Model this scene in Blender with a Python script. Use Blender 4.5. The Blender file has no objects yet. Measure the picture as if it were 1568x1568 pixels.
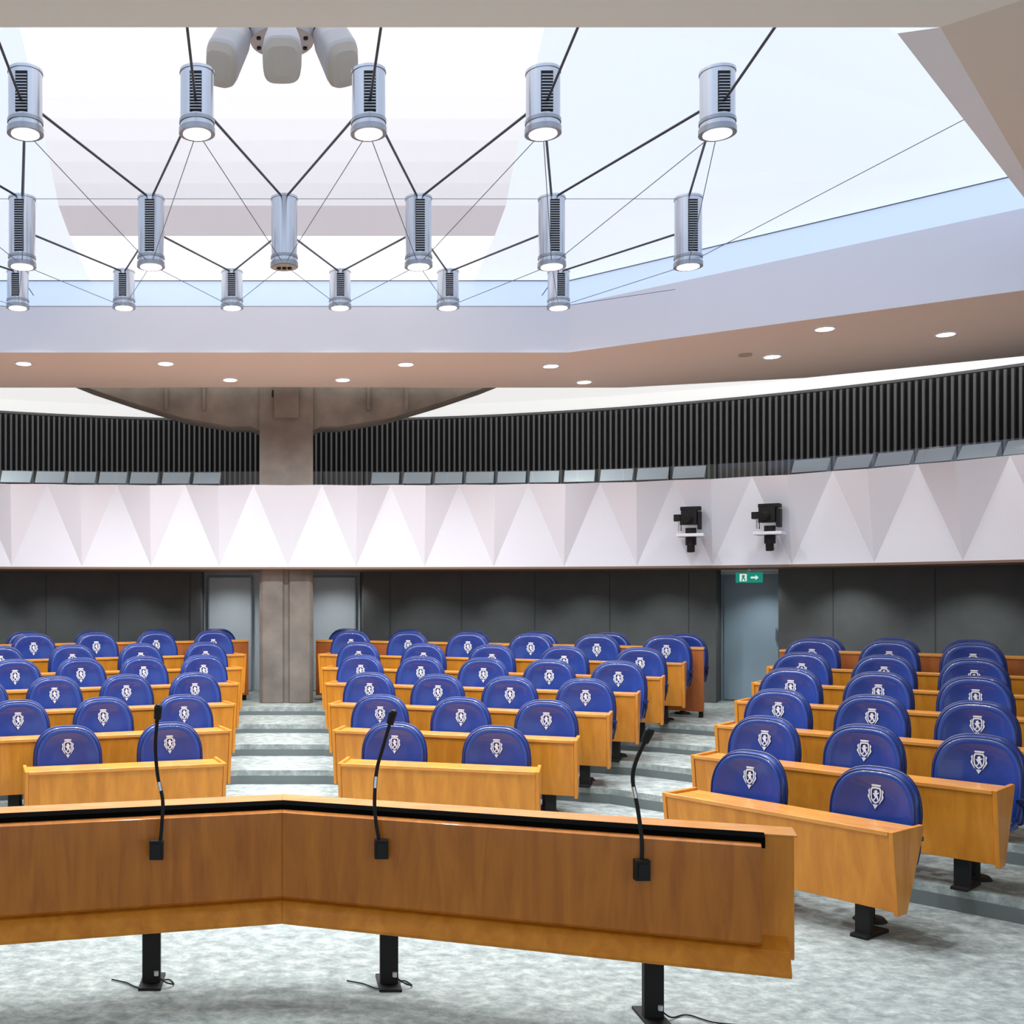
import bpy, math, random
from mathutils import Vector, Matrix
random.seed(4)
scene = bpy.context.scene
try:
    scene.view_settings.view_transform = 'Standard'
    scene.view_settings.look = 'None'
except Exception:
    pass

# ------------------------------------------------------------------ materials
def mat(name, col, rough=0.5, metal=0.0, emit=None, es=0.0, coat=0.0, spec=0.5):
    m = bpy.data.materials.new(name); m.use_nodes = True
    b = m.node_tree.nodes['Principled BSDF']
    b.inputs['Base Color'].default_value = (*col, 1)
    b.inputs['Roughness'].default_value = rough
    b.inputs['Metallic'].default_value = metal
    b.inputs['Coat Weight'].default_value = coat
    b.inputs['Specular IOR Level'].default_value = spec
    if emit:
        b.inputs['Emission Color'].default_value = (*emit, 1)
        b.inputs['Emission Strength'].default_value = es
    return m

def noisy(name, stops, scale=(1, 1, 1), nscale=5.0, detail=4, distort=0.0, rough=0.5, bump=0.0, coat=0.0, spec=0.5, nrough=0.55):
    m = mat(name, stops[0][1], rough, coat=coat, spec=spec)
    nt = m.node_tree; b = nt.nodes['Principled BSDF']
    tc = nt.nodes.new('ShaderNodeTexCoord'); mp = nt.nodes.new('ShaderNodeMapping')
    mp.inputs['Scale'].default_value = scale
    nz = nt.nodes.new('ShaderNodeTexNoise')
    nz.inputs['Scale'].default_value = nscale; nz.inputs['Detail'].default_value = detail
    nz.inputs['Distortion'].default_value = distort; nz.inputs['Roughness'].default_value = nrough
    cr = nt.nodes.new('ShaderNodeValToRGB')
    el = cr.color_ramp.elements
    el[0].position, el[0].color = stops[0][0], (*stops[0][1], 1)
    el[1].position, el[1].color = stops[-1][0], (*stops[-1][1], 1)
    for p, c in stops[1:-1]:
        e = el.new(p); e.color = (*c, 1)
    nt.links.new(tc.outputs['Object'], mp.inputs['Vector'])
    nt.links.new(mp.outputs[0], nz.inputs['Vector'])
    nt.links.new(nz.outputs['Fac'], cr.inputs['Fac'])
    nt.links.new(cr.outputs['Color'], b.inputs['Base Color'])
    if bump:
        bp = nt.nodes.new('ShaderNodeBump'); bp.inputs['Strength'].default_value = bump
        nt.links.new(nz.outputs['Fac'], bp.inputs['Height'])
        nt.links.new(bp.outputs[0], b.inputs['Normal'])
    return m

M_carpet = noisy('carpet', [(0.34, (.19, .225, .22)), (0.5, (.31, .352, .343)), (0.68, (.50, .55, .535))],
                 scale=(1, 1.2, 1), nscale=8.5, detail=10, distort=0.2, rough=0.95, spec=0.1, nrough=.74)
M_riser = mat('riser_grey', (.14, .165, .165), .8)
M_wood = noisy('cherry_wood', [(0.3, (.58, .20, .016)), (0.7, (.78, .31, .032))], scale=(6, 6, 0.8), nscale=2.0,
               detail=6, distort=.4, rough=.30, coat=.12, spec=.4)
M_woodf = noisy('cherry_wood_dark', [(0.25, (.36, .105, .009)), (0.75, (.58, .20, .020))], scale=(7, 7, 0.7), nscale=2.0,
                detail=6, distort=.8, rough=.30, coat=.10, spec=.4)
M_woodt = noisy('cherry_wood_top', [(0.3, (.60, .23, .04)), (0.7, (.76, .34, .065))], scale=(2, 8, 8), nscale=2.0, detail=5,
                rough=.25, coat=.2)
M_woodr = noisy('red_wood', [(0.3, (.33, .085, .018)), (0.7, (.45, .13, .025))], scale=(5, 5, 1), nscale=2.0, rough=.4)
M_black = mat('black_metal', (.010, .010, .011), .6, spec=.3)
M_felt = mat('black_rubber_strip', (.004, .004, .004), 1.0, spec=0.0)
M_blue = noisy('blue_leather', [(0.3, (.006, .032, .205)), (0.7, (.009, .044, .27))], nscale=3, rough=.30, bump=.02, spec=.6, coat=.35)
M_blued = mat('dark_blue_piping', (.004, .012, .09), .4)
M_crest = mat('crest_silver', (.62, .64, .69), .4)
M_chrome = mat('chrome', (.6, .6, .62), .2, 1.0)
M_white = mat('white_lavender_paint', (.79, .825, .92), .7)
M_fascia = mat('fascia_paint', (.76, .79, .90), .7)
M_soffit = mat('soffit_beige', (.78, .69, .63), .8)
M_soffit2 = mat('soffit_grey_beige_lifted', (.90, .86, .82), .8)  # near soffit, colour lightened to make up for scant light there
M_cove = mat('cove_white_glow', (.88, .88, .88), .8, emit=(1, .99, .97), es=.75)  # cove light is put into the white surface as emission
M_band = mat('ceiling_band_lavender_glow', (.48, .50, .58), .7, emit=(.84, .87, 1), es=.36)  # darker ceiling band, its brightness set by weak emission
M_lum = mat('luminous_ceiling', (.5, .52, .55), .6, emit=(1, 1, 1), es=1.05)
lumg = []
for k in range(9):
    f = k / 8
    lumg.append(mat('luminous_ceiling_grade', (.42, .44, .50), .6, emit=(.88 + .12 * f, .91 + .09 * f, 1), es=.60 + .38 * f))  # emission stepped strip by strip to paint the ceiling's brightness falloff
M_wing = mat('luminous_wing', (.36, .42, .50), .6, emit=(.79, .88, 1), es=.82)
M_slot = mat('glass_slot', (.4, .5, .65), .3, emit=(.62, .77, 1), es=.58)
M_line = mat('dark_joint', (.12, .14, .18), .5)
M_slat = mat('slat_grey', (.14, .14, .145), .5)
M_slatb = mat('slat_backing', (.008, .008, .009), .8)
M_wall = noisy('wall_dark_felt', [(0.3, (.085, .088, .086)), (0.7, (.105, .108, .105))], nscale=3, rough=.8)
M_wallseam = mat('wall_seam', (.05, .05, .05), .8)
M_alc = mat('alcove_bluegrey', (.62, .69, .72), .5)
M_door = mat('door_bluegrey', (.26, .35, .41), .4)
M_conc = noisy('concrete', [(0.3, (.15, .13, .115)), (0.7, (.25, .22, .19))], nscale=2.5, detail=8, rough=.85, bump=.1)
M_lamp = mat('lamp_tube_metal', (.52, .55, .62), .24, .88)
M_lampd = mat('lamp_ribs', (.35, .37, .41), .35, .7)
M_ring = mat('lamp_ring', (.32, .34, .38), .3, .8)
M_lampe = mat('lamp_glow', (1, 1, 1), .5, emit=(1, .97, .92), es=6)
M_down = mat('downlight_glow', (1, 1, 1), .5, emit=(1, .95, .85), es=8)
M_wire = mat('dark_steel_rod', (.06, .07, .085), .35, .6)
M_wirel = mat('thin_steel_wire', (.16, .19, .24), .4, .6)
M_fan = mat('speaker_white', (.46, .46, .49), .5)
M_cream = mat('speaker_cream', (.44, .40, .35), .6)
M_green = mat('exit_green', (.0, .28, .20), .5, emit=(0, .5, .36), es=.35)
M_signw = mat('exit_white', (.9, .95, .9), .5, emit=(.9, 1, .95), es=.6)
M_screen = mat('gallery_panel_pale', (.62, .72, .80), .3)
M_under = mat('under_gallery_brown', (.22, .14, .10), .7)
M_glass = bpy.data.materials.new('railing_glass'); M_glass.use_nodes = True
nt = M_glass.node_tree; nt.nodes.clear()
o = nt.nodes.new('ShaderNodeOutputMaterial'); mx = nt.nodes.new('ShaderNodeMixShader')
t = nt.nodes.new('ShaderNodeBsdfTransparent'); g = nt.nodes.new('ShaderNodeBsdfGlossy')
t.inputs[0].default_value = (.86, .93, .95, 1); g.inputs['Roughness'].default_value = .05
mx.inputs[0].default_value = .14
nt.links.new(t.outputs[0], mx.inputs[1]); nt.links.new(g.outputs[0], mx.inputs[2]); nt.links.new(mx.outputs[0], o.inputs[0])

# ------------------------------------------------------------------ mesh builder
class B:
    def __init__(s, mats):
        s.v = []; s.f = []; s.mi = []; s.sm = []; s.mats = mats
    def idx(s, m):
        if m not in s.mats: s.mats.append(m)
        return s.mats.index(m)
    def add(s, vs, fs, m, M=None, smooth=False):
        b = len(s.v)
        for v in vs:
            v = Vector(v)
            if M is not None: v = M @ v
            s.v.append(v)
        i = s.idx(m)
        for f in fs:
            s.f.append([b + k for k in f]); s.mi.append(i); s.sm.append(smooth)
    def box(s, c, d, m, M=None):
        x, y, z = c; a, b, e = d[0] / 2, d[1] / 2, d[2] / 2
        vs = [(x + i * a, y + j * b, z + k * e) for k in (-1, 1) for j in (-1, 1) for i in (-1, 1)]
        fs = [(0, 2, 3, 1), (4, 5, 7, 6), (0, 1, 5, 4), (2, 6, 7, 3), (0, 4, 6, 2), (1, 3, 7, 5)]
        s.add(vs, fs, m, M)
    def prism(s, A, Bp, m, M=None):
        n = len(A)
        fs = [(i, (i + 1) % n, n + (i + 1) % n, n + i) for i in range(n)]
        fs += [tuple(range(n - 1, -1, -1)), tuple(range(n, 2 * n))]
        s.add(list(A) + list(Bp), fs, m, M)
    def cyl(s, p0, p1, r, m, seg=12, r1=None, M=None, smooth=True, caps=True, capm=None):
        p0 = Vector(p0); p1 = Vector(p1); r1 = r if r1 is None else r1
        d = (p1 - p0).normalized()
        a = d.cross(Vector((0, 0, 1)))
        if a.length < 1e-3: a = Vector((1, 0, 0))
        a.normalize(); b = d.cross(a)
        vs = []
        for p, rr in ((p0, r), (p1, r1)):
            for k in range(seg):
                t = 2 * math.pi * k / seg
                vs.append(p + a * rr * math.cos(t) + b * rr * math.sin(t))
        s.add(vs, [(k, (k + 1) % seg, seg + (k + 1) % seg, seg + k) for k in range(seg)], m, M, smooth)
        if caps:
            s.add(vs, [tuple(range(seg - 1, -1, -1)), tuple(range(seg, 2 * seg))], capm or m, M, False)
    def tube(s, pts, r, m, seg=8, M=None):
        for i in range(len(pts) - 1):
            s.cyl(pts[i], pts[i + 1], r, m, seg, M=M)
    def mesh(s, name):
        me = bpy.data.meshes.new(name)
        me.from_pydata([tuple(v) for v in s.v], [], s.f)
        for m in s.mats: me.materials.append(m)
        me.polygons.foreach_set('material_index', s.mi)
        me.polygons.foreach_set('use_smooth', s.sm)
        me.update()
        return me
    def obj(s, name, M=None, bevel=0):
        me = s.mesh(name)
        o = bpy.data.objects.new(name, me); scene.collection.objects.link(o)
        if M is not None: o.matrix_world = M
        if bevel:
            md = o.modifiers.new('bevel', 'BEVEL'); md.width = bevel; md.segments = 2
            md.limit_method = 'ANGLE'; md.angle_limit = math.radians(35)
        return o

def inst(name, me, M):
    o = bpy.data.objects.new(name, me); scene.collection.objects.link(o); o.matrix_world = M; return o

def spline(pts, n=12):
    out = []
    P = [Vector(p) for p in pts]; P = [P[0] * 2 - P[1]] + P + [P[-1] * 2 - P[-2]]
    for i in range(1, len(P) - 2):
        for k in range(n):
            t = k / n
            out.append(0.5 * ((2 * P[i]) + (P[i + 1] - P[i - 1]) * t + (2 * P[i - 1] - 5 * P[i] + 4 * P[i + 1] - P[i + 2]) * t * t
                              + (3 * P[i] - P[i - 1] - 3 * P[i + 1] + P[i + 2]) * t ** 3))
    out.append(P[-2]); return out

def mirror_poly(half):   # half goes centre -> right ; returns left -> right
    return [(-x, y) for x, y in reversed(half) if x > 1e-6] + list(half)

class Path:
    def __init__(s, pts):
        s.p = [Vector((p[0], p[1])) for p in pts]; s.c = [0]
        for i in range(1, len(s.p)): s.c.append(s.c[-1] + (s.p[i] - s.p[i - 1]).length)
        s.L = s.c[-1]
        s.s0 = s.L / 2
    def at(s, t):
        t = max(0, min(s.L - 1e-6, t))
        for i in range(1, len(s.c)):
            if t <= s.c[i]:
                k = (t - s.c[i - 1]) / (s.c[i] - s.c[i - 1]); d = (s.p[i] - s.p[i - 1]).normalized()
                return s.p[i - 1].lerp(s.p[i], k), d
def smoothpath(half):
    sp = spline([(x, y, 0) for x, y in mirror_poly(half)], 10)
    return Path([(p.x, p.y) for p in sp])

# ------------------------------------------------------------------ seating layout (metres; camera axis = room axis)
ZF = [0, .165, .32, .46, .575, .69, .69]
def midL(i): return Vector((.5, 9.65 + 1.05 * i))
def midR(i): return Vector((2.2 + .53 * i, 9.16 + .75 * i))
def rgtL(i): return Vector((2.925 + .53 * i, 8.23 + .82 * i))
def rgtR(i): return Vector((3.9 + 1.03 * i, 6.83 + .55 * i))

# ---- floor
fl = B([M_carpet, M_riser])
def boundary(i):
    a, b, c, d = midL(i), midR(i), rgtL(i), rgtR(i)
    u = (d - c).normalized()
    e = d + u * 1.6
    h = [(0, a.y + .12), (a.x, a.y + .12), (b.x + .03, b.y + .1), (c.x + .05, c.y + .1), (d.x + .08, d.y + .08), (e.x, e.y), (13.5, e.y - 1)]
    return mirror_poly(h)
front = mirror_poly([(0, -4), (.5, -4), (2, -4), (4, -4), (7, -4), (10, -4), (14, -4)])
back = mirror_poly([(0, 20), (.5, 20), (5, 20), (8, 19), (11, 17), (12.5, 15), (14, 12)])
lines = [front] + [boundary(i) for i in range(1, 6)] + [back]
for k in range(6):
    A, C = lines[k], lines[k + 1]; z = ZF[k]
    for j in range(len(A) - 1):
        fl.add([(*A[j], z), (*A[j + 1], z), (*C[j + 1], z), (*C[j], z)], [(0, 1, 2, 3)], M_carpet)
        if k > 0:
            zm = z - .06
            fl.add([(*A[j], ZF[k - 1]), (*A[j + 1], ZF[k - 1]), (*A[j + 1], zm), (*A[j], zm)], [(0, 1, 2, 3)], M_riser)
            fl.add([(*A[j], zm), (*A[j + 1], zm), (*A[j + 1], z), (*A[j], z)], [(0, 1, 2, 3)], M_carpet)
fl.obj('floor')

# ---- desks
def desk(L, R, zf, rail=False, hgt=.75):
    d = R - L; ln = d.length; a = math.atan2(d.y, d.x)
    M = Matrix.Translation((L.x, L.y, zf)) @ Matrix.Rotation(a, 4, 'Z')
    b = B([])
    if rail:
        b.box((ln / 2, .02, .49), (ln, .04, .82), M_woodr)
        b.box((ln / 2, .10, .885), (ln, .22, .03), M_woodt)
        k = 0.15
        while k < ln:
            b.box((k, .1, .05), (.05, .12, .1), M_black); k += 1.3
        b.obj('rear_desk_rail', M, .004); return
    t = hgt
    e = .03
    sec = [(0, t - .03), (.07, .22), (.17, .22), (.38, t - .045), (.30, t - .045), (.02, t - .04)]
    b.prism([(0 + e, y, z) for y, z in sec], [(ln - e, y, z) for y, z in sec], M_wood)
    ck = [(-.012, t), (.06, .20), (.18, .20), (.41, t - .02), (.40, t)]
    b.prism([(0, y, z) for y, z in ck], [(e, y, z) for y, z in ck], M_wood)
    b.prism([(ln - e, y, z) for y, z in ck], [(ln, y, z) for y, z in ck], M_wood)
    b.prism([(e, -.012, t - .03), (e, -.012, t), (e, .02, t), (e, .02, t - .03)],
            [(ln - e, -.012, t - .03), (ln - e, -.012, t), (ln - e, .02, t), (ln - e, .02, t - .03)], M_woodt)
    b.box((ln / 2, .215, t - .03), (ln - 2 * e, .38, .02), M_woodt)
    n = max(2, int(ln / 1.4) + 1)
    for k in range(n):
        x = .25 + (ln - .5) * k / (n - 1)
        b.box((x, .13, .11), (.10, .05, .23), M_black)
        b.box((x, .2, .012), (.11, .30, .024), M_black)
    b.obj('parliament_desk', M, .004)

# ---- chair mesh
def chair_mesh():
    b = B([M_blue, M_blued, M_crest, M_chrome, M_black])
    out = []
    n = 40
    for k in range(n + 1):
        t = math.pi * k / n
        c, s = math.cos(t), math.sin(t)
        x = .303 * math.copysign(abs(c) ** (2 / 2.9), c); z = .74 + .31 * abs(s) ** (2 / 2.3)
        out.append((x, z))
    out += [(-.302, .66), (-.297, .55), (-.28, .44), (-.1, .42), (.1, .42), (.28, .44), (.297, .55), (.302, .66)]
    N = len(out); cz = .76
    def ring(sc, y):
        r = []
        for x, z in out:
            X = x * sc; Z = cz + (z - cz) * sc
            r.append((X, y - .45 * X * X + (Z - .45) * .10, Z))
        return r
    prof = [(1.0, .0), (.985, -.03), (.94, -.055), (.87, -.062), (.78, -.054), (.5, -.034), (.25, -.031)]
    profb = [(1.0, .0), (.98, .03), (.92, .05), (.8, .058), (.4, .06)]
    for pr, flip in ((prof, False), (profb, True)):
        vs = []; fs = []
        for sc, y in pr: vs += ring(sc, y)
        for i in range(len(pr) - 1):
            for k in range(N):
                q = (i * N + k, i * N + (k + 1) % N, (i + 1) * N + (k + 1) % N, (i + 1) * N + k)
                fs.append(q if flip else q[::-1])
        last = list(range((len(pr) - 1) * N, len(pr) * N))
        fs.append(tuple(last if flip else last[::-1]))
        b.add(vs, fs, M_blue, None, True)
    r = ring(.95, -.054)
    b.tube(r + [r[0]], .0065, M_blued, 6)
    r = ring(1.0, .0)
    b.tube(r + [r[0]], .012, M_blued, 6)
    def P(x, z, off=0):
        x *= .95; z = z * .97 + .862
        return (x, -.0415 - off + (z - .45) * .10 - .45 * x * x, z)
    so = [(0, .058), (.03, .056), (.038, .04), (.038, 0), (.033, -.03), (.018, -.05), (0, -.062), (-.018, -.05), (-.033, -.03), (-.038, 0), (-.038, .04), (-.03, .056)]
    m_ = len(so)
    b.add([P(x, z) for x, z in so] + [P(x * .76, z * .80) for x, z in so],
          [(k, (k + 1) % m_, m_ + (k + 1) % m_, m_ + k) for k in range(m_)], M_crest)
    lion = [(-.02, -.036), (-.004, -.018), (-.014, .0), (-.024, .012), (-.01, .013), (-.012, .03), (.002, .038), (.012, .03), (.008, .018),
            (.024, .022), (.022, .012), (.01, .006), (.018, -.012), (.022, -.034), (.012, -.034), (.006, -.016), (0, -.024), (-.008, -.038)]
    b.add([P(x, z, .001) for x, z in lion], [tuple(range(len(lion)))], M_crest)
    crown = [(-.030, .062), (-.040, .085), (-.032, .096), (-.022, .09), (-.014, .101), (-.006, .106), (-.004, .116), (.004, .116), (.006, .106), (.014, .101), (.022, .09), (.032, .096), (.040, .085), (.030, .062)]
    b.add([P(x, z) for x, z in crown], [tuple(range(len(crown)))], M_crest)
    for sg in (-1, 1):
        leaf = [(.043 * sg, .045), (.056 * sg, .03), (.05 * sg, .01), (.058 * sg, -.012), (.048 * sg, -.03), (.036 * sg, -.05), (.024 * sg, -.066), (.03 * sg, -.045), (.043 * sg, -.02)]
        b.add([P(x, z) for x, z in leaf], [tuple(range(len(leaf)))], M_crest)
    b.add([P(x, z) for x, z in [(-.02, -.066), (.02, -.066), (.01, -.082), (0, -.1), (-.01, -.082)]], [(0, 1, 2, 3, 4)], M_crest)
    def rr(w, d0, d1, z):
        pts = []
        for k in range(24):
            t = 2 * math.pi * k / 24
            c, s = math.cos(t), math.sin(t)
            pts.append((w * math.copysign(abs(c) ** .5, c), (d0 + d1) / 2 + (d1 - d0) / 2 * math.copysign(abs(s) ** .5, s), z))
        return pts
    lay = [rr(.24, -.22, .0, .39), rr(.265, -.25, .03, .41), rr(.27, -.255, .03, .46), rr(.25, -.23, .02, .49)]
    vs = sum(lay, []); fs = []
    for i in range(3):
        for k in range(24): fs.append((i * 24 + k, i * 24 + (k + 1) % 24, (i + 1) * 24 + (k + 1) % 24, (i + 1) * 24 + k))
    fs += [tuple(range(23, -1, -1)), tuple(range(72, 96))]
    b.add(vs, fs, M_blue, None, True)
    for sg in (-1, 1):   # arm rests
        b.tube(spline([(sg * .27, -.02, .44), (sg * .30, -.04, .56), (sg * .30, -.08, .60), (sg * .30, -.14, .60)], 4), .018, M_blued, 8)
        b.box((sg * .30, -.09, .62), (.05, .14, .03), M_blued)
    b.box((0, .03, .42), (.12, .06, .2), M_black)
    b.box((0, -.06, .375), (.26, .20, .03), M_black)
    b.cyl((0, -.08, .02), (0, -.08, .38), .032, M_black, 14)
    b.cyl((0, -.08, .0), (0, -.08, .025), .11, M_black, 20, r1=.09)
    return b.mesh('parliament_chair')
CH = chair_mesh()
def chairs(L, R, zf, ts, off=.6):
    d = R - L; a = math.atan2(d.y, d.x); u = d.normalized(); n = Vector((-u.y, u.x))
    for t in ts:
        p = L + u * t + n * off
        inst('parliament_chair', CH, Matrix.Translation((p.x, p.y, zf)) @ Matrix.Rotation(a, 4, 'Z'))
NM = [2, 3, 4, 5, 5, 6, 6]
for i in range(7):
    L, R = midL(i), midR(i); ln = (R - L).length; n = NM[i]
    ts = [ln * (.5 + ((k + .5) / n - .5) * 1.07) for k in range(n)]
    desk(L, R, ZF[i], i == 6); chairs(L, R, ZF[i], ts, .6 if i < 6 else .5)
    Lm, Rm = Vector((-R.x, R.y)), Vector((-L.x, L.y))
    desk(Lm, Rm, ZF[i], i == 6); chairs(Lm, Rm, ZF[i], ts, .6 if i < 6 else .5)
    L, R = rgtL(i), rgtR(i); ln = (R - L).length
    sp = .95 if i == 0 else .8
    ts = []; t = .35
    while t < ln - .25: ts.append(t); t += sp
    desk(L, R, ZF[i], i == 6); chairs(L, R, ZF[i], ts, .6 if i < 6 else .5)
    Lm, Rm = Vector((-R.x, R.y)), Vector((-L.x, L.y))
    desk(Lm, Rm, ZF[i], i == 6); chairs(Lm, Rm, ZF[i], [ln - t for t in ts], .6 if i < 6 else .5)

# ------------------------------------------------------------------ foreground interruption desk
b = B([])
for end, out_ext in ((Vector((2.42, 5.41)), .13), (Vector((-2.6, 5.62)), .13)):
    bend = Vector((0, 6.26)); u = (end - bend).normalized()
    n = Vector((u.y, -u.x)) if u.x > 0 else Vector((-u.y, u.x))   # toward the camera
    cosb = abs(n.y)
    def sec(pts, ext=0.0):
        A = [(0, bend.y - d / cosb, z) for d, z in pts]
        E = end + u * ext
        C = [(E.x + n.x * d, E.y + n.y * d, z) for d, z in pts]
        return A, C
    A, C = sec([(-.29, 1.035), (-.085, 1.035), (-.085, .97), (-.065, .42), (-.09, .41), (-.31, .99)], out_ext + .03)
    b.prism(A, C, M_wood)
    A, C = sec([(-.295, 1.036), (-.295, 1.046), (-.08, 1.046), (-.08, 1.036)], out_ext + .045)
    b.prism(A, C, M_woodt)
    A, C = sec([(-.083, .985), (-.083, 1.052), (-.010, 1.040), (-.010, .985)], .02)
    b.prism(A, C, M_felt)
    # front panel, proud of the carcass, leaning out at the bottom
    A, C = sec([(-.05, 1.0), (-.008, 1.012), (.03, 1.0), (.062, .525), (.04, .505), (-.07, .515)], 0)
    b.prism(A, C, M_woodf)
    # lower ledge, tilted up to catch the light
    A, C = sec([(-.075, .535), (.03, .487), (.12, .398), (.11, .378), (-.06, .385)], out_ext)
    b.prism(A, C, M_wood)
for x, yy in ((1.98, 5.72), (.62, 6.22), (-.76, 6.24), (-2.1, 5.95)):
    b.box((x, yy, .22), (.105, .045, .44), M_black)
    b.box((x, yy + .02, .008), (.13, .26, .016), M_black)
    b.cyl((x + .03, yy - .03, .06), (x + .03, yy - .03, .085), .014, M_crest, 8)
    cab = spline([(x + .03, yy - .03, .06), (x + .09, yy - .06, .03), (x + .13, yy - .02, .008), (x + .08, yy + .05, .008), (x - .05, yy - .08, .008), (x - .15, yy + .0, .008), (x - .24, yy + .05, .008)], 6)
    if x < 1: b.tube(cab, .005, M_black, 6)
    else: b.tube(spline([(x + .03, yy - .03, .06), (x + .1, yy, .01), (x + .2, yy + .04, .008), (x + .3, yy - .06, .008), (x + .45, yy - .1, .008)], 6), .005, M_black, 6)
b.obj('interruption_desk', None, .006)

# gooseneck microphones : base centre on the front panel
def mic(x, y, pts):
    b = B([])
    b.box((x, y + .0, .845), (.075, .045, .105), M_black)
    b.box((x, y - .024, .845), (.05, .01, .07), M_black)
    sp = spline([(x + dx, y + dy, z) for dx, dy, z in pts], 8)
    b.tube(sp, .0105, M_black, 8)
    k = len(sp) // 2
    b.tube(sp[k - 1:k + 3], .0125, M_chrome, 8)
    d = (sp[-1] - sp[-2]).normalized()
    b.cyl(sp[-1] - d * .02, sp[-1] + d * .05, .021, M_black, 12, r1=.024)
    b.cyl(sp[-1] + d * .05, sp[-1] + d * .065, .024, M_black, 12, r1=.012)
    b.obj('gooseneck_microphone')
mic(-.70, 5.975, [(.02, -.0, .88), (.03, -.0, 1.0), (.03, .03, 1.12), (.0, .05, 1.25), (-.01, .03, 1.42), (.01, -.03, 1.60)])
mic(.555, 5.995, [(-.01, -.0, .88), (-.03, -.0, 1.0), (-.035, .03, 1.12), (-.02, .05, 1.28), (.01, .03, 1.40), (.05, -.04, 1.57)])
mic(1.86, 5.54, [(.0, -.0, .88), (-.0, .0, 1.0), (-.01, .03, 1.15), (-.03, .05, 1.3), (-.02, .03, 1.4), (.01, -.04, 1.53)])

# ------------------------------------------------------------------ balcony
BAL = smoothpath([(0, 15.35), (2, 15.35), (4, 15.15), (5.3, 14.75), (6.5, 14.1), (7.5, 13.1), (8.3, 12.0), (9.0, 10.6), (9.5, 9), (9.8, 7)])
ZB, ZT = 2.66, 3.84
b = B([])
def bp(s, out, z):
    p, d = BAL.at(BAL.s0 + s); nrm = Vector((d.y, -d.x))   # toward room
    q = p + nrm * out
    return (q.x, q.y, z)
K = 13
per = .98; ph = .57
for k in range(-K, K):
    sT = ph + per * k
    T0, T1 = bp(sT, 0, ZT), bp(sT + per, 0, ZT)
    Bm, B0 = bp(sT - per / 2, .0, ZB), bp(sT + per / 2, .0, ZB)
    Nn = bp(sT + per / 2, .22, ZT - .03)
    b.add([Bm, B0, T0], [(0, 1, 2)], M_white)
    b.add([T0, B0, Nn], [(0, 1, 2)], M_white)
    b.add([Nn, B0, T1], [(0, 1, 2)], M_white)
    r0, r1 = bp(sT, -.3, ZT), bp(sT + per, -.3, ZT)
    b.add([T0, Nn, T1, r1, r0], [(0, 1, 2, 3, 4)], M_white)
    c0, c1 = bp(sT - per / 2, -.0, ZB - .03), bp(sT + per / 2, -.0, ZB - .03)
    b.add([Bm, B0, c1, c0], [(0, 1, 2, 3)], M_under)
b.obj('gallery_balcony')

# gallery glass railing and press desk panels
b = B([])
for k in range(-22, 22):
    s0 = k * .6
    a, c = bp(s0, -.25, ZT), bp(s0 + .585, -.25, ZT)
    a2, c2 = bp(s0, -.25, ZT + .22), bp(s0 + .585, -.25, ZT + .22)
    b.add([a, c, c2, a2], [(0, 1, 2, 3)], M_glass)
b.obj('gallery_glass_railing')
b = B([])
for k in range(-26, 27):
    s0 = k * .45
    if abs(s0 + .05) < 1.1 or 5.6 < abs(s0) < 6.4: continue
    a, c = bp(s0, -.8, 3.94), bp(s0 + .39, -.8, 3.94)
    a2, c2 = bp(s0 + .02, -.90, 4.12), bp(s0 + .41, -.90, 4.12)
    a3, c3 = bp(s0, -.98, 3.94), bp(s0 + .39, -.98, 3.94)
    b.add([a, c, c2, a2, a3, c3], [(0, 1, 2, 3), (3, 2, 5, 4), (0, 3, 4), (1, 5, 2)], M_screen)
    f0, f1 = bp(s0, -.8, 3.0), bp(s0 + .38, -.8, 3.0)
    b.add([f0, f1, c, a], [(0, 1, 2, 3)], M_slatb)
b.obj('gallery_press_desks')

# slat wall
b = B([])
C0 = Vector((0, 6)); RS = 13.0
def arc(a, r, z): return (r * math.sin(a), 6 + r * math.cos(a), z)
NA = 60
ZSL = 5.36
for k in range(NA):
    a0 = math.radians(-85 + 170 * k / NA); a1 = math.radians(-85 + 170 * (k + 1) / NA)
    b.add([arc(a0, RS, 2.7), arc(a1, RS, 2.7), arc(a1, RS, ZSL), arc(a0, RS, ZSL)], [(0, 1, 2, 3)], M_slatb)
    b.add([arc(a0, RS - .09, ZSL - .04), arc(a1, RS - .09, ZSL - .04), arc(a1, RS - .09, ZSL), arc(a0, RS - .09, ZSL)], [(0, 1, 2, 3)], M_slat)
ns = int(RS * math.radians(170) / .09)
for k in range(ns):
    a = math.radians(-85) + k * .09 / RS
    M = Matrix.Translation(Vector(arc(a, RS - .05, 4.01))) @ Matrix.Rotation(-a, 4, 'Z')
    b.box((0, 0, 0), (.032, .07, 2.6), M_slat, M)
b.obj('wall_gallery_slats')

# gallery floor + under gallery ceiling
b = B([])
n = 60
for k in range(n):
    f0, f1 = k / n, (k + 1) / n
    p0, _ = BAL.at(BAL.L * f0); p1, _ = BAL.at(BAL.L * f1)
    a0 = math.radians(-85 + 170 * f0); a1 = math.radians(-85 + 170 * f1)
    for z, m in ((2.63, M_under), (2.95, M_riser)):
        b.add([(p0.x, p0.y, z), (p1.x, p1.y, z), arc(a1, RS, z), arc(a0, RS, z)], [(0, 1, 2, 3)], m)
b.obj('ceiling_under_gallery')

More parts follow.
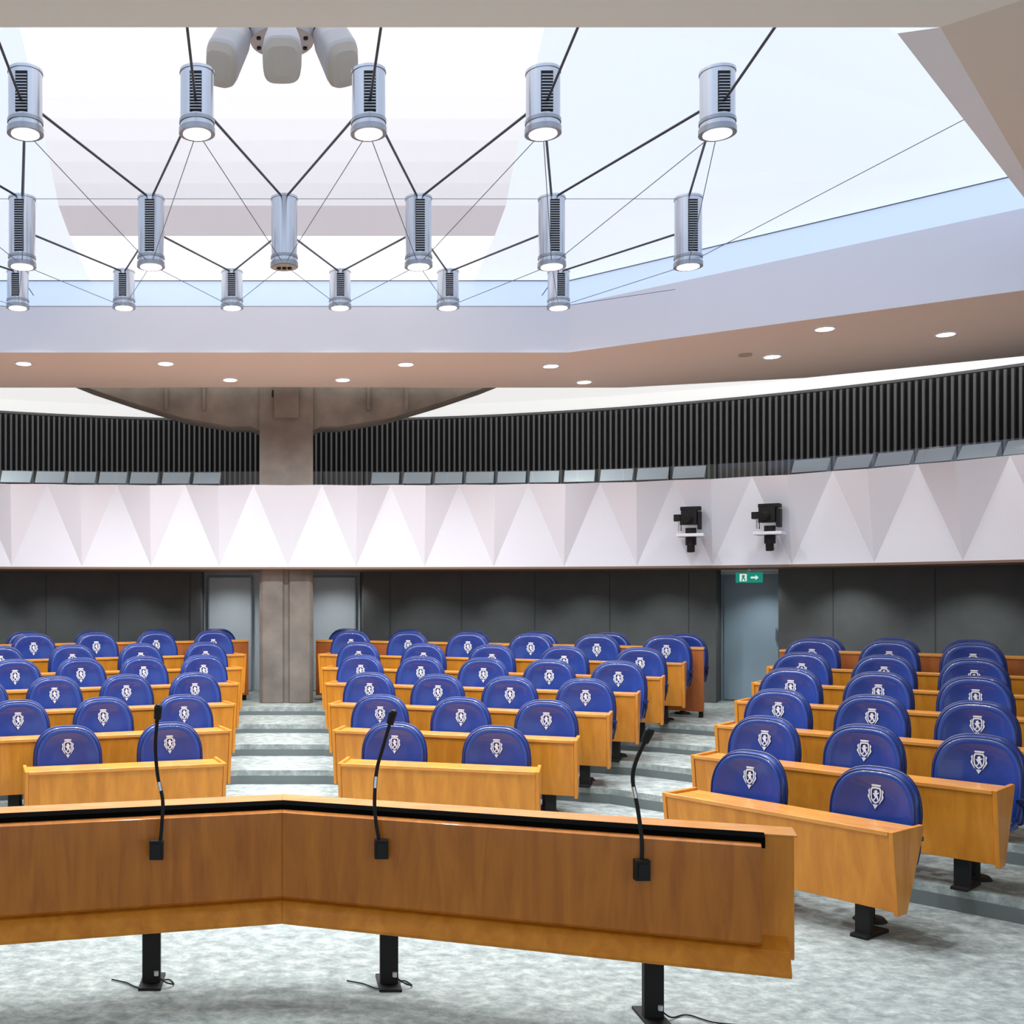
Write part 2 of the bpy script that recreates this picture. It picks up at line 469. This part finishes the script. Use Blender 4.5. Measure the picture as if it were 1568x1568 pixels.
# ------------------------------------------------------------------ walls below gallery
def wall(name, pts, m, z0=.0, z1=2.63, seams=0):
    b = B([])
    for i in range(len(pts) - 1):
        (x0, y0), (x1, y1) = pts[i], pts[i + 1]
        b.add([(x0, y0, z0), (x1, y1, z0), (x1, y1, z1), (x0, y0, z1)], [(0, 1, 2, 3)], m)
    if seams:
        P = Path(pts); s = seams
        while s < P.L:
            p, d = P.at(s); a = math.atan2(d.y, d.x)
            b.box((0, 0, 1.3), (.012, .012, 2.6), M_wallseam, Matrix.Translation((p.x, p.y, 0)) @ Matrix.Rotation(a, 4, 'Z'))
            s += seams
    b.obj(name)
D1 = [(1.28, 17.6), (1.28, 16.9), (2.6, 16.85), (4, 16.6), (5.2, 16.1), (6.3, 15.55), (6.55, 15.98)]
D2 = [(7.25, 15.4), (6.95, 15.0), (8.6, 13.6), (10.2, 11.5), (11.4, 8), (12, 4), (12.3, -3)]
mir = lambda q: [(-x, y) for x, y in reversed(q)]
wall('wall_back_right', D1, M_wall, seams=1.12); wall('wall_back_left', mir(D1), M_wall, seams=1.12)
wall('wall_side_right', D2, M_wall, seams=1.2); wall('wall_side_left', mir(D2), M_wall, seams=1.2)
wall('wall_alcove', [(-1.28, 17.6), (1.28, 17.6)], M_alc)
for sg, nm in ((1, 'door_1'), (-1, 'door_2')):
    b = B([])
    p0, p1 = Vector((6.55, 15.98)), Vector((7.25, 15.4))
    d = p1 - p0; a = math.atan2(d.y, d.x); ln = d.length
    M = Matrix.Rotation(a, 4, 'Z')
    M = Matrix.Translation((p0.x, p0.y, .69)) @ M
    if sg < 0: M = Matrix.Scale(-1, 4, (1, 0, 0)) @ M
    b.box((ln / 2, .03, .94), (ln, .06, 1.88), M_door, M)
    b.box((ln / 2, -.005, .92), (ln - .1, .03, 1.8), M_door, M)
    b.box((ln - .12, -.05, 1.0), (.02, .03, .18), M_chrome, M)
    b.box((ln / 2, 0, 1.90), (ln, .08, .05), M_alc, M)
    b.obj(nm)
# alcove door leaves beside the column
b = B([])
for x0 in (-1.2, .5):
    b.box((x0 + .35, 17.53, 1.62), (.68, .04, 1.84), M_alc)
    b.box((x0 + .0, 17.52, 1.62), (.02, .06, 1.86), M_door)
    b.box((x0 + .7, 17.52, 1.62), (.02, .06, 1.86), M_door)
    b.box((x0 + .35, 17.52, 2.55), (.70, .05, .02), M_door)
b.obj('door_3', None, .003)

# ------------------------------------------------------------------ concrete column
b = B([])
def oct_(w, ch, z, cx=.06, cy=15.92):
    h = w / 2
    return [(cx - h + ch, cy - h, z), (cx - .05, cy - h, z), (cx - .03, cy - h + .05, z), (cx + .03, cy - h + .05, z), (cx + .05, cy - h, z), (cx + h - ch, cy - h, z),
            (cx + h, cy - h + ch, z), (cx + h, cy + h, z), (cx - h, cy + h, z), (cx - h, cy - h + ch, z)]
b.prism(oct_(.78, .05, .69), oct_(.78, .05, 2.75), M_conc)
b.box((.06, 15.92, 4.05), (.78, .74, 2.7), M_conc)
b.box((.06, 15.92, 5.2), (.36, .9, .75), M_conc)
for sg in (-1, 1):
    pr = [(.0, 4.55), (.38, 4.66), (.52, 4.72), (.8, 4.72), (1.5, 4.84), (2.3, 5.08), (2.9, 5.28), (3.3, 5.44), (3.2, 5.50), (2.4, 5.40), (1.9, 5.46), (1.6, 5.58), (0, 5.58)]
    A = [(.06 + sg * x, 15.62, z) for x, z in pr]; C = [(.06 + sg * x, 16.2, z) for x, z in pr]
    b.prism(A, C, M_conc)
    for x in (1.2, 1.75):
        b.box((.06 + sg * x, 15.6, 5.2), (.05, .05, .5), M_conc)
b.box((.0, 15.55, 5.18), (.3, .06, .1), M_black)
b.obj('concrete_column', None, .01)

# ------------------------------------------------------------------ ceiling
ZS = 5.25
O = [(0, 13.2), (3.53, 13.2), (7.68, 10.2), (3.46, 5.63), (0, 5.63)]
PO = [(0, 15.4), (2.5, 15.45), (4.9, 15.45), (7.2, 14.75), (9.28, 13.4), (10.6, 11.9), (11.5, 10.2), (12.4, 7), (12.4, -3.5), (0, -3.5)]
b = B([])
for sg in (1, -1):
    q = lambda p, z=ZS: (sg * p[0], p[1], z)
    b.add([q(O[0]), q(O[1]), q(PO[2]), q(PO[1]), q(PO[0])], [(0, 1, 2, 3, 4)], M_soffit)
    b.add([q(O[1]), q(O[2]), q(PO[6]), q(PO[5]), q(PO[4]), q(PO[3]), q(PO[2])], [tuple(range(7))], M_soffit)
    b.add([q(O[2]), q(O[3]), q(PO[8]), q(PO[7]), q(PO[6])], [tuple(range(5))], M_soffit)
    b.add([q(O[3]), q(O[4]), q(PO[9]), q(PO[8])], [tuple(range(4))], M_soffit2)
    for i in range(8):
        b.add([q(PO[i]), q(PO[i + 1]), q(PO[i + 1], ZS + .06), q(PO[i], ZS + .06)], [(0, 1, 2, 3)], M_soffit)
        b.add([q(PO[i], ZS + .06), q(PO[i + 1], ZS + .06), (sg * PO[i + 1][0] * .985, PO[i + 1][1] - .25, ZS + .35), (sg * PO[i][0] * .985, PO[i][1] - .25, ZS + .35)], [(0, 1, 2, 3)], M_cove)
    # lavender chamfer along the near diagonal edge
    b.add([q(O[3]), q(O[2]), (sg * 3.4, 5.92, ZS + .12)], [(0, 1, 2)], M_white)
b.obj('ceiling')

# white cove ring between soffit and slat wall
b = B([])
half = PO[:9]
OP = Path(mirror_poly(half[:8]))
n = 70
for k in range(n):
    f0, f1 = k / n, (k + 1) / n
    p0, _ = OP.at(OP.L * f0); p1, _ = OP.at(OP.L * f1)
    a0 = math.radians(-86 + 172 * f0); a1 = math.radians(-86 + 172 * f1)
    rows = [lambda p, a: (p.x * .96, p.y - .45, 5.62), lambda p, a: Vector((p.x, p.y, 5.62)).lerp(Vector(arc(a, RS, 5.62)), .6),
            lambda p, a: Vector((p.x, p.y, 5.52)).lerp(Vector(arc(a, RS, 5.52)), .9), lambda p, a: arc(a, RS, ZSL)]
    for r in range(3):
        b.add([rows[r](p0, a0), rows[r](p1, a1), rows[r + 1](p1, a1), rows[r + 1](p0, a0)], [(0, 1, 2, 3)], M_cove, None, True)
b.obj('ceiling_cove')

# fascia, glass slot, luminous ceiling
b = B([])
ZFa = [5.83, 5.83, 6.08, 6.1, 6.1]; ZSl = [6.13, 6.13, 6.42, 6.42, 6.42]
E = [(2.36, 13.2, 6.13), (2.36, 11.9, 6.25), (2.36, 11.3, 6.37)]
for k in range(1, 10):     # curved luminous vault
    f = k / 9
    E.append((2.36, 11.3 - 1.9 * f, 6.37 + 1.13 * f ** .9))
E += [(2.36, 8, 7.9), (2.36, 5.63, 8.1)]
nE = len(E)
for sg in (1, -1):
    for i in range(4):
        (x0, y0), (x1, y1) = O[i], O[i + 1]
        b.add([(sg * x0, y0, ZS), (sg * x1, y1, ZS), (sg * x1, y1, ZFa[i + 1]), (sg * x0, y0, ZFa[i])], [(0, 1, 2, 3)], M_fascia)
        b.add([(sg * x0, y0, ZFa[i]), (sg * x1, y1, ZFa[i + 1]), (sg * x1, y1, ZSl[i + 1]), (sg * x0, y0, ZSl[i])], [(0, 1, 2, 3)], M_slot)
        b.cyl((sg * x0, y0 - .02, ZSl[i]), (sg * x1, y1 - .02, ZSl[i + 1]), .008, M_line, 6)
    W = lambda p: (sg * p[0], p[1], p[2])
    O1, O2, O3 = (3.53, 13.2, 6.13), (7.68, 10.2, 6.42), (3.46, 5.63, 6.42)
    tris = [(E[0], O1, E[1]), (O1, O2, E[1])] + [(E[i], O2, E[i + 1]) for i in range(1, nE - 2)] + [(E[nE - 2], O2, O3), (E[nE - 2], O3, E[nE - 1]), (E[nE - 1], O3, (2.36, 5.63, 6.42))]
    for tri in tris:
        b.add([W(p) for p in tri], [(0, 1, 2)], M_wing)
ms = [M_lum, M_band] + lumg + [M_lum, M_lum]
for i in range(nE - 1):
    p, r = E[i], E[i + 1]
    b.add([(-p[0], p[1], p[2]), p, r, (-r[0], r[1], r[2])], [(0, 1, 2, 3)], ms[i])
b.add([(-2.36, 5.63, 6.42), (2.36, 5.63, 6.42), (2.36, 5.63, 8.1), (-2.36, 5.63, 8.1)], [(0, 1, 2, 3)], M_wing)
b.obj('ceiling_luminous')

# recessed downlights
b = B([])
DL = [(-3.33, 13.8), (-1.5, 13.8), (1.6, 13.85), (3.5, 13.95), (-.72, 14.85), (.84, 14.85), (4.23, 15.0), (6.13, 13.4), (6.08, 12.0), (7.59, 12.25), (7.75, 10.9), (-4.23, 15.0), (-6.1, 13.4), (-6.1, 12), (-7.6, 12.2)]
for x, y in DL:
    b.cyl((x, y, ZS - .012), (x, y, ZS + .0), .115, M_white, 20)
    b.cyl((x, y, ZS - .016), (x, y, ZS - .011), .09, M_down, 20)
b.cyl((5.75, 13.3, ZS - .02), (5.75, 13.3, ZS), .08, M_cream, 16)
b.obj('recessed_downlights')

# ------------------------------------------------------------------ lamp truss
def lamp(x, y, z0, h, lit=True):
    b = B([])
    r = .122
    b.cyl((x, y, z0 + .03), (x, y, z0 + h), r, M_lamp, 32)
    b.cyl((x, y, z0 + h), (x, y, z0 + h + .02), r * 1.05, M_lamp, 32)
    b.cyl((x, y, z0 + .075), (x, y, z0 + .10), r * 1.06, M_ring, 32)
    b.cyl((x, y, z0), (x, y, z0 + .04), r * 1.08, M_ring, 32)
    if lit:
        b.cyl((x, y, z0 - .004), (x, y, z0 + .002), r * .82, M_lampe, 28)
        for a0 in (-90, 90):
            n = int((h - .16) / .022)
            for k in range(n):
                z = z0 + .13 + k * .022
                M = Matrix.Translation((x, y, z)) @ Matrix.Rotation(math.radians(a0 + 90), 4, 'Z')
                b.box((0, -r - .002, 0), (.082, .024, .009), M_lampd, M)
            M = Matrix.Translation((x, y, z0 + .12 + (h - .16) / 2)) @ Matrix.Rotation(math.radians(a0 + 90), 4, 'Z')
            b.box((0, -r + .004, 0), (.086, .012, h - .15), M_black, M)
    else:
        b.cyl((x, y, z0 - .004), (x, y, z0 + .002), r * .92, M_cream, 28)
        for k in range(3):
            b.cyl((x - .05 + .05 * k, y, z0 - .02), (x - .05 + .05 * k, y, z0), .02, M_black, 10)
    b.obj('pendant_spot_lamp' if lit else 'pendant_speaker')
LA = [(x, 7.8, 5.62, .44) for x in (-3.12, -1.87, -.62, .63, 1.90, 3.17)]
LB = [(x, 10.05, 5.34, .63) for x in (-3.70, -2.44, -1.23, .02, 1.28, 2.53, 3.81)]
LC = [(x, 12.4, 5.58, .41) for x in (-3.06, -1.83, -.58, .67, 1.92, 3.20)]
for p in LA: lamp(*p)
for p in LB: lamp(*p, lit=abs(p[0] - .02) > .1)
for p in LC: lamp(*p)
def top(p): return Vector((p[0], p[1], p[2] + p[3] + .01))
def midp(p): return Vector((p[0], p[1] , p[2] + p[3] * .55))
def bot(p): return Vector((p[0], p[1], p[2] + .02))
b = B([])
def link(U, D):
    for p in U:
        for q in D:
            if abs(p[0] - q[0]) < .8:
                b.cyl(midp(p), top(q), .011, M_wire, 8)
                b.cyl(bot(p), bot(q), .0035, M_wirel, 5)
link(LA, LB); link(LB, LC)
for p in LA:
    b.cyl(midp(p) + Vector((0, -.14, -.05)), (p[0] + .02, 5.64, 6.12), .010, M_wire, 8)
for row in (LB,):
    for i in range(len(row) - 1): b.cyl(top(row[i]), top(row[i + 1]), .003, M_wirel, 5)
for row in (LC,):
    for i in range(len(row) - 1): b.cyl(bot(row[i]), bot(row[i + 1]), .003, M_wirel, 5)
for p in LC: b.cyl(top(p), (p[0], 13.18, 5.95), .006, M_wire, 6)
for sg in (1, -1):
    b.cyl((sg * 3.8, 10.05, 5.37), (sg * 5.55, 7.97, 6.05), .0035, M_wirel, 5)
    b.cyl((sg * 3.2, 12.4, 5.6), (sg * 4.55, 12.4, 5.8), .0035, M_wirel, 5)
b.obj('steel_rod_truss')

# speaker cluster: round hub with broad slanted horns hanging from its rim
b = B([])
hx, hy, hz = 0, 8.5, 6.68
b.cyl((hx, hy, hz - .03), (hx, hy, hz + .03), .25, M_fan, 40, r1=.27)
b.cyl((hx, hy, hz + .03), (hx, hy, 7.68), .05, M_fan, 12)
b.cyl((hx, hy, hz - .055), (hx, hy, hz - .03), .12, M_fan, 24)
b.cyl((hx, hy, hz - .062), (hx, hy, hz - .055), .09, M_lampd, 24)
for k in range(8):
    a = math.pi / 4 * k + .4
    b.cyl((hx + .2 * math.cos(a), hy + .2 * math.sin(a), hz - .045), (hx + .2 * math.cos(a), hy + .2 * math.sin(a), hz - .03), .018, M_black, 8)
def horn(cx, cy, cz, yaw, roll, L=.40):
    # wedge horn: rounded-rectangle body, slanted cream mouth facing forward and down
    M = Matrix.Translation((cx, cy, cz)) @ Matrix.Rotation(math.radians(yaw), 4, 'Z') @ Matrix.Rotation(math.radians(roll), 4, 'Y') @ Matrix.Rotation(math.radians(-12), 4, 'X')
    n = 28
    def ring(w, th, z, slant):
        r = []
        for j in range(n):
            q = 2 * math.pi * j / n; c, s_ = math.cos(q), math.sin(q)
            x = w * math.copysign(abs(c) ** .55, c); y = th * math.copysign(abs(s_) ** .55, s_)
            r.append((x, y, z + slant * (-y / th)))
        return r
    R = [ring(.075, .06, 0, 0), ring(.11, .085, -.03, 0), ring(.14, .11, -.14, .02), ring(.15, .12, -L * .72, .10), ring(.145, .115, -L * .80, .11)]
    for i in range(4):
        b.add(R[i] + R[i + 1], [(j, (j + 1) % n, n + (j + 1) % n, n + j) for j in range(n)], M_fan, M, True)
    b.add(R[0], [tuple(range(n))], M_fan, M)
    R2 = [ring(.145, .115, -L * .80, .11), ring(.12, .095, -L * .90, .09), ring(.06, .05, -L * .93, .05)]
    for i in range(2):
        b.add(R2[i] + R2[i + 1], [(j, (j + 1) % n, n + (j + 1) % n, n + j) for j in range(n)], M_cream, M, True)
    b.add(R2[-1], [tuple(range(n))], M_cream, M)
    b.cyl((0, .0, .05), (0, 0, -.02), .03, M_black, 8, M=M)
horn(0, hy - .27, hz - .06, 0, 0, .36)
horn(-.33, hy - .10, hz + .06, -25, 22, .44)
horn(.33, hy - .10, hz + .06, 25, -22, .44)
b.cyl((-.2, hy - .05, hz), (-.33, hy - .1, hz + .07), .03, M_black, 8)
b.cyl((.2, hy - .05, hz), (.33, hy - .1, hz + .07), .03, M_black, 8)
b.obj('ceiling_speaker_cluster')

# ------------------------------------------------------------------ broadcast cameras on brackets
def bcam(s):
    p, d = BAL.at(BAL.s0 + s); a = math.atan2(d.y, d.x)
    M = Matrix.Translation((p.x, p.y, 0)) @ Matrix.Rotation(a, 4, 'Z')
    b = B([])
    b.box((0, -.25, 3.06), (.34, .34, .04), M_white, M)
    b.box((0, -.15, 2.98), (.10, .2, .18), M_white, M)
    b.cyl((.0, -.25, 3.08), (0, -.25, 3.16), .07, M_black, 16, M=M)
    b.box((.11, -.25, 3.26), (.05, .14, .24), M_black, M)
    b.box((-.02, -.25, 3.30), (.20, .20, .19), M_black, M)
    b.box((.0, -.25, 3.42), (.26, .16, .05), M_black, M)
    b.cyl((-.02, -.34, 3.29), (-.06, -.46, 3.27), .055, M_black, 16, M=M)
    b.box((-.17, -.25, 3.30), (.09, .12, .09), M_black, M)
    b.cyl((-.14, -.27, 3.12), (-.14, -.27, 3.3), .025, M_chrome, 10, M=M)
    b.cyl((.0, -.25, 2.93), (0, -.25, 3.04), .07, M_black, 16, M=M)
    b.cyl((.0, -.25, 2.84), (0, -.27, 2.94), .05, M_black, 16, M=M)
    b.obj('broadcast_camera', None, .006)
bcam(5.70); bcam(6.72)

# exit sign
b = B([])
M = Matrix.Translation((6.42, 14.72, 2.50)) @ Matrix.Rotation(math.radians(-28), 4, 'Z')
b.box((0, 0, 0), (.34, .04, .14), M_green, M)
b.box((0, 0, .09), (.02, .02, .06), M_white, M)
b.add([(.02, -.022, .012), (.08, -.022, .012), (.08, -.022, .035), (.12, -.022, 0), (.08, -.022, -.035), (.08, -.022, -.012), (.02, -.022, -.012)], [tuple(range(7))], M_signw, M)
b.add([(-.12, -.022, -.05), (-.03, -.022, -.05), (-.03, -.022, .05), (-.12, -.022, .05)], [(0, 1, 2, 3)], M_signw, M)
b.add([(-.10, -.023, -.045), (-.085, -.023, -.045), (-.075, -.023, -.01), (-.055, -.023, -.045), (-.042, -.023, -.04), (-.06, -.023, .0), (-.06, -.023, .02), (-.045, -.023, .01), (-.06, -.023, .035), (-.085, -.023, .035), (-.1, -.023, .01), (-.085, -.023, .015)], [tuple(range(12))], M_green, M)
b.obj('exit_sign')

# ------------------------------------------------------------------ lights
def spot(name, loc, tgt, e, ang, blend=1, r=.08, col=(1, .97, .93)):
    l = bpy.data.lights.new(name, 'SPOT'); l.energy = e; l.spot_size = math.radians(ang); l.spot_blend = blend
    l.shadow_soft_size = r; l.color = col
    o = bpy.data.objects.new(name, l); scene.collection.objects.link(o)
    o.location = loc
    d = Vector(tgt) - Vector(loc); o.rotation_euler = d.to_track_quat('-Z', 'Y').to_euler()
for p in LA + LC + [q for q in LB if abs(q[0] - .02) > .1]:
    spot('lamp_light', (p[0], p[1], p[2] - .03), (p[0], p[1] , 0), 330, 150, 1, .10, (.96, .98, 1))
for x, y in DL:
    spot('downlight_light', (x, y, ZS - .04), (x, y, 0), 80, 110, .8, .08, (1, .95, .88))
UL = [(-4.4, 15.6), (-3.3, 15.8), (-2.2, 15.9), (2.2, 15.9), (3.3, 15.8), (4.3, 15.5), (5.3, 15.1), (7.2, 13.9), (8.1, 12.9), (8.9, 11.9)]
for x, y in UL:
    d = Vector((x, y - 6)).normalized()
    spot('under_gallery_light', (x, y, 2.6), (x + d.x * .8, y + d.y * .8, .9), 36, 95, .9, .05, (.92, .97, 1))
for x, y in [(-.8, 16.7), (.9, 16.7)]:
    spot('under_gallery_light', (x, y, 2.6), (x, y + .30, 1.0), 36, 130, .9, .05, (.95, .98, 1))
spot('under_gallery_light', (6.72, 15.1, 2.6), (6.75, 15.3, .7), 40, 110, .9, .05, (.95, .98, 1))
for x in (-.62, .74):
    spot('under_gallery_light', (x, 15.75, 2.6), (x + (.1 if x < 0 else -.1), 15.8, .7), 12, 110, .6, .04, (.95, .98, 1))

w = bpy.data.worlds.new('World'); scene.world = w; w.use_nodes = True
w.node_tree.nodes['Background'].inputs[0].default_value = (.88, .94, 1, 1)
w.node_tree.nodes['Background'].inputs[1].default_value = .9

# ------------------------------------------------------------------ camera
cd = bpy.data.cameras.new('Camera'); co = bpy.data.objects.new('Camera', cd); scene.collection.objects.link(co)
co.location = (0, 0, 2.27); co.rotation_euler = (math.radians(90), 0, 0)
cd.sensor_width = 36; cd.sensor_fit = 'HORIZONTAL'
cd.lens = 36 * 1640 / 1568
cd.shift_x = (784 - 432) / 1568; cd.shift_y = (910 - 784) / 1568
cd.clip_end = 200
scene.camera = co
